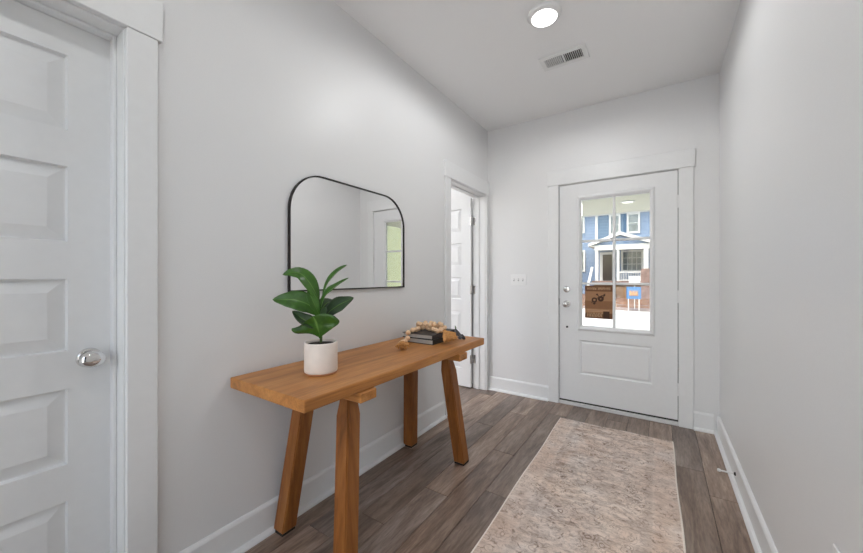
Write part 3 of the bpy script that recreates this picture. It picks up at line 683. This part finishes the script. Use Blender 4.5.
# ------------------------------------------------------------------ rug
ry0, ry1, rx0, rx1 = .45, 3.005, -.677, .087
rg = empty('runner_rug', ((rx0 + rx1) / 2, (ry0 + ry1) / 2, 0)); rg.rotation_euler.z = math.radians(.6); tag(rg, 'faded beige and taupe patterned runner rug on the plank floor', 'rug')
rw, rl = (rx1 - rx0) / 2, (ry1 - ry0) / 2
bm = bmesh.new(); nx, ny = 26, 80; V = []
for j in range(ny + 1):
    row = []
    for i in range(nx + 1):
        x = -rw + 2 * rw * i / nx; y = -rl + 2 * rl * j / ny
        xx = x + .003 * math.sin(y * 7) * (x / rw); yy = y + .003 * math.sin(x * 15)
        row.append(bm.verts.new((xx, yy, .0075 + .0006 * math.sin(x * 23 + y * 9))))
    V.append(row)
for j in range(ny):
    for i in range(nx): bm.faces.new((V[j][i], V[j][i + 1], V[j + 1][i + 1], V[j + 1][i]))
ed = [e for e in bm.edges if e.is_boundary]
r_ = bmesh.ops.extrude_edge_only(bm, edges=ed)
for v_ in [g_ for g_ in r_['geom'] if isinstance(g_, bmesh.types.BMVert)]: v_.co.z = .0005
bmesh.ops.recalc_face_normals(bm, faces=bm.faces)
me = bpy.data.meshes.new('pile'); bm.to_mesh(me); bm.free(); link('pile', me, 'rug_wool', rg)
for sx in (-1, 1):
    MB().tube([(sx * (rw + .001) + .003 * math.sin((-rl + 2 * rl * j / 40) * 7) * sx, -rl + 2 * rl * j / 40, .0052) for j in range(41)], .0045, 8).build('edge_binding', 'rug_binding', rg, True)

# ------------------------------------------------------------------ outdoors
struct('ground_street', MB().box(-40, 40, 7.9, 19.6, -.62, -.5), 'concrete', 'bright pale concrete street in front of the house', 'street')
struct('porch_floor', MB().box(-3.4, 2.2, YB + .16, 7.9, -.62, -.06), 'concrete', 'pale concrete porch floor outside the front door', 'porch')
struct('porch_ceiling', MB().box(-3.4, 2.2, YB + .15, 7.15, 2.36, 2.44), 'porch_cream', 'cream porch ceiling above the front door', 'ceiling')
struct('porch_roof', MB().box(-3.6, 2.4, YB + .15, 7.3, 2.74, 2.86).box(-3.6, 2.4, 7.15, 7.3, 2.44, 2.74), 'roof_shingle', 'flat roof over the porch', 'roof')
struct('wall_facade', MB().box(-12, -3.4, YB + .16, YB + .3, -.5, 5.5).box(.6, 12, YB + .16, YB + .3, -.5, 5.5), 'lime_siding', 'pale lime sided front of the house', 'wall')
nb = empty('lime_house', (8, 11, -.5)); tag(nb, 'pale lime sided neighbouring house reflected in the mirror', 'house')
MB().box(-3.6, 4, -3.4, 3.2, 0, 6).build('wall', 'lime_siding', nb); MB().prism([[(x, -3.8, 6), (x, 3.6, 6), (x, 0, 8.4)] for x in (-4, 4.4)]).build('roof', 'roof_shingle', nb)
MB().box(-3.66, -3.6, -1.2, -.3, 3.6, 5.2).build('window', 'white_trim', nb)
pc = empty('porch_lamp', (-.42, 6.15, 2.36)); tag(pc, 'small round lamp in the cream porch ceiling', 'ceiling lamp')
MB().lathe([(0, 0), (.10, 0), (.10, -.008), (.085, -.014), (0, -.014)], 28).build('trim_ring', 'white_plastic', pc, True); MB().lathe([(0, -.013), (.08, -.013), (.07, -.018), (0, -.02)], 28).build('diffuser', 'porch_lamp', pc, True)
L = bpy.data.lights.new('lamp_light', 'SPOT'); L.spot_size = math.pi; L.spot_blend = .3; L.shadow_soft_size = .07; L.energy = 220; L.color = (1, .97, .9)
lo = bpy.data.objects.new('lamp_light', L); COL.objects.link(lo); lo.parent = pc; lo.location = (0, 0, -.03)
bk = MB(); bk.prism([[(x, 19.6, -.62), (x, 26, -.62), (x, 26, .1), (x, 22, .02), (x, 20.6, -.12), (x, 20.1, -.36), (x, 19.75, -.42)] for x in (-40, 40)])
struct('ground_bank', bk, 'mulch', 'brown mulch bank rising to the blue house', 'ground')
for i, (y, z, h_, mt_) in enumerate(((19.55, -.5, .14, 'curb_stone'), (20.25, -.42, .16, 'curb_stone'))):
    o_ = MB().box(-30, 30, y, y + .22, z, z + h_, .01).build('curb', mt_); tag(o_, ['low grey kerb along the street edge', 'second grey kerb above the street edge kerb'][i], 'kerb', kind='structure')
struct('added_patio', MB().box(-30, 30, -40, YR - .12, -.3, -.05).box(-30, -3.5, YR - .12, YB + .16, -.3, -.05), 'concrete', 'added pale concrete patio reflecting daylight into the hall from behind', 'ground')  # unseen ground, added so that sunlit concrete throws light indoors
# the blue house
HY = 24.0
hs = empty('blue_house', (-2, HY, 0)); tag(hs, 'two storey blue sided house with white trim across the street', 'house')
def H(n, mat, x0, x1, y0, y1, z0, z1, par=None, bev=0):
    o_ = MB().box(x0 + 2, x1 + 2, y0 - HY, y1 - HY, z0, z1, bev).build(n, mat, par or hs); return o_
H('wall', 'blue_siding', -11, 7, HY, HY + 6, -.3, 6.2)
H('recess_panel', 'shaded_blue_siding', -3.29, -2.66, HY - .03, HY, 2.9, 5.05)  # flat panels proud of the wall; darker blue imitates recess shade
H('recess_panel', 'shaded_blue_siding', -2.02, -1.68, HY - .03, HY, 3.0, 5.05)
H('frieze_board', 'white_trim', -11, 7, HY - .08, HY, 5.02, 5.4)
H('corner_board', 'white_trim', -3.43, -3.29, HY - .06, HY, 2.9, 5.05)
rf = MB().prism([[(x, -.6, 5.3), (x, 6.6, 5.3), (x, 3, 8.0)] for x in (-9.4, 9.4)]).build('roof', 'roof_shingle', hs)
def hwin(x0, x1, z0, z1, cols, rows, sash=True, t=.09):
    f_ = MB(); f_.box(x0 + 2, x1 + 2, -.10, -.0, z0, z0 + t).box(x0 + 2, x1 + 2, -.10, 0, z1 - t, z1).box(x0 + 2, x0 + 2 + t, -.10, 0, z0 + t, z1 - t).box(x1 + 2 - t, x1 + 2, -.10, 0, z0 + t, z1 - t)
    w_ = f_.build('window', 'white_trim', hs)
    a0, a1, c0, c1 = x0 + 2 + t, x1 + 2 - t, z0 + t, z1 - t
    for i in range(cols):
        for j in range(rows):
            g_ = .018 if cols > 2 else .012
            MB().box(a0 + (a1 - a0) * i / cols + g_, a0 + (a1 - a0) * (i + 1) / cols - g_, -.05, -.03, c0 + (c1 - c0) * j / rows + g_ * (1.6 if rows == 2 else 1), c0 + (c1 - c0) * (j + 1) / rows - g_).build('pane', 'house_glass', w_)
    MB().box(a0, a1, -.03, 0, c0, c1).build('sash', 'white_trim', w_)
hwin(-4.75, -4.05, 4.0, 5.02, 1, 2); hwin(-2.64, -2.02, 3.76, 5.02, 1, 2); hwin(-1.68, -.99, 3.80, 5.02, 1, 2); hwin(-4.75, -4.02, 1.50, 2.88, 1, 2)
hwin(.2, .9, 3.80, 5.02, 1, 2); hwin(-6.6, -5.9, 3.8, 5.02, 1, 2); hwin(-6.6, -5.9, 1.5, 2.88, 1, 2)
hwin(-1.98, -.83, 1.48, 2.78, 4, 3)
H('entry_frame', 'white_trim', -3.16, -2.41, HY - .10, HY, .90, 2.70); H('entry_opening', 'doorway_shade', -2.99, -2.47, HY - .14, HY - .10, .95, 2.55)  # dark slab in the frame replaces the unlit opening of the open door
# porch
H('porch_deck', 'stone_pillar', -3.3, .2, HY - 2.2, HY, .72, .93)
H('porch_skirt', 'tan_wood', -3.2, .1, HY - 2.05, HY - 1.95, -.1, .72)
for i in range(14):
    xx = -2.0 + i * .088
    H('skirt_board', 'tan_wood', xx, xx + .07, HY - 2.09, HY - 2.05, -.05, .72)
for x0_, x1_ in ((-3.14, -2.97), (-2.03, -1.90)): H('porch_post', 'white_trim', x0_, x1_, HY - 2.12, HY - 1.98, .9, 2.80)
H('porch_post', 'white_trim', -.74, -.52, HY - 2.15, HY - 1.93, 1.6, 2.80); H('stone_pier', 'stone_pillar', -.86, -.40, HY - 2.25, HY - 1.85, -.2, 1.62)
H('porch_beam', 'white_trim', -3.16, -.46, HY - 2.18, HY - 1.95, 2.70, 2.94)
H('porch_soffit', 'white_trim', -3.4, -.3, HY - 2.2, HY, 2.92, 2.98)
gb = MB().prism([[(-3.30 + 2, y, 2.96), (-.36 + 2, y, 2.96), (-1.86 + 2, y, 3.48)] for y in (-2.10, 0)]).build('gable', 'blue_siding', hs)
for sx, xe in ((-1, -3.48), (1, -.22)):
    xa = -1.86
    MB().prism([[(xa + 2, y, 3.70), (xe + 2, y, 3.08), (xe + 2, y, 2.92), (xa + 2, y, 3.52)] for y in (-2.34, 0)]).build('gable_roof', 'white_trim', hs)
for i in range(13): H('railing_baluster', 'white_trim', -1.88 + i * .082, -1.855 + i * .082, HY - 2.06, HY - 2.03, .95, 1.42)
H('railing_top', 'white_trim', -1.9, -.86, HY - 2.08, HY - 2.02, 1.40, 1.47); H('railing_bottom', 'white_trim', -1.9, -.86, HY - 2.08, HY - 2.02, .96, 1.02)
MB().prism([[(-3.30 + 2 + dx, y, z) for y, z in ((-2.1, 1.75), (-2.1, 1.60), (-3.5, .55), (-3.5, .70))] for dx in (-.06, .06)]).build('stair_rail', 'white_trim', hs)
for i in range(4): H('step', 'curb_stone', -3.25, -2.1, HY - 2.3 - .3 * (i + 1), HY - 2.3 - .3 * i, -.3, .62 - .2 * i)
# signs on the bank
s1 = empty('yard_sign', (-1.035, 19.5, -.4)); tag(s1, 'small white yard sign on a thin post before the blue house', 'sign')
MB().box(-.235, .235, -.015, .015, 1.25, 1.61, .004).build('board', 'sign_white', s1); MB().box(-.02, .02, .015, .045, 0, 1.6).build('post', 'white_trim', s1)
mk = MB()
for i in range(5): mk.box(-.15 + i * .06, -.11 + i * .06, -.017, -.015, 1.36, 1.39 + .01 * (i % 2))
mk.build('print_marks', 'curb_stone', s1)
s2 = empty('yard_sign', (-1.045, 19.0, -.5)); tag(s2, 'square blue framed yard sign with orange marks near the kerb', 'sign')
MB().box(-.30, .30, -.02, .02, .62, 1.20, .004).build('board', 'sign_blue', s2); MB().box(-.19, .19, -.026, -.018, .76, 1.02).build('inner_panel', 'curb_stone', s2)
mk = MB()
for i, hgt in enumerate((.2, .13, .17, .12, .15)): mk.box(-.16 + i * .066, -.12 + i * .066, -.034, -.026, .79, .79 + hgt)
mk.box(-.16, .15, -.034, -.026, .79, .82); mk.build('print_marks', 'sign_orange', s2)
for sx in (-1, 1): MB().box(sx * .22 - .02, sx * .22 + .02, -.02, .02, 0, .62).build('leg', 'white_trim', s2)
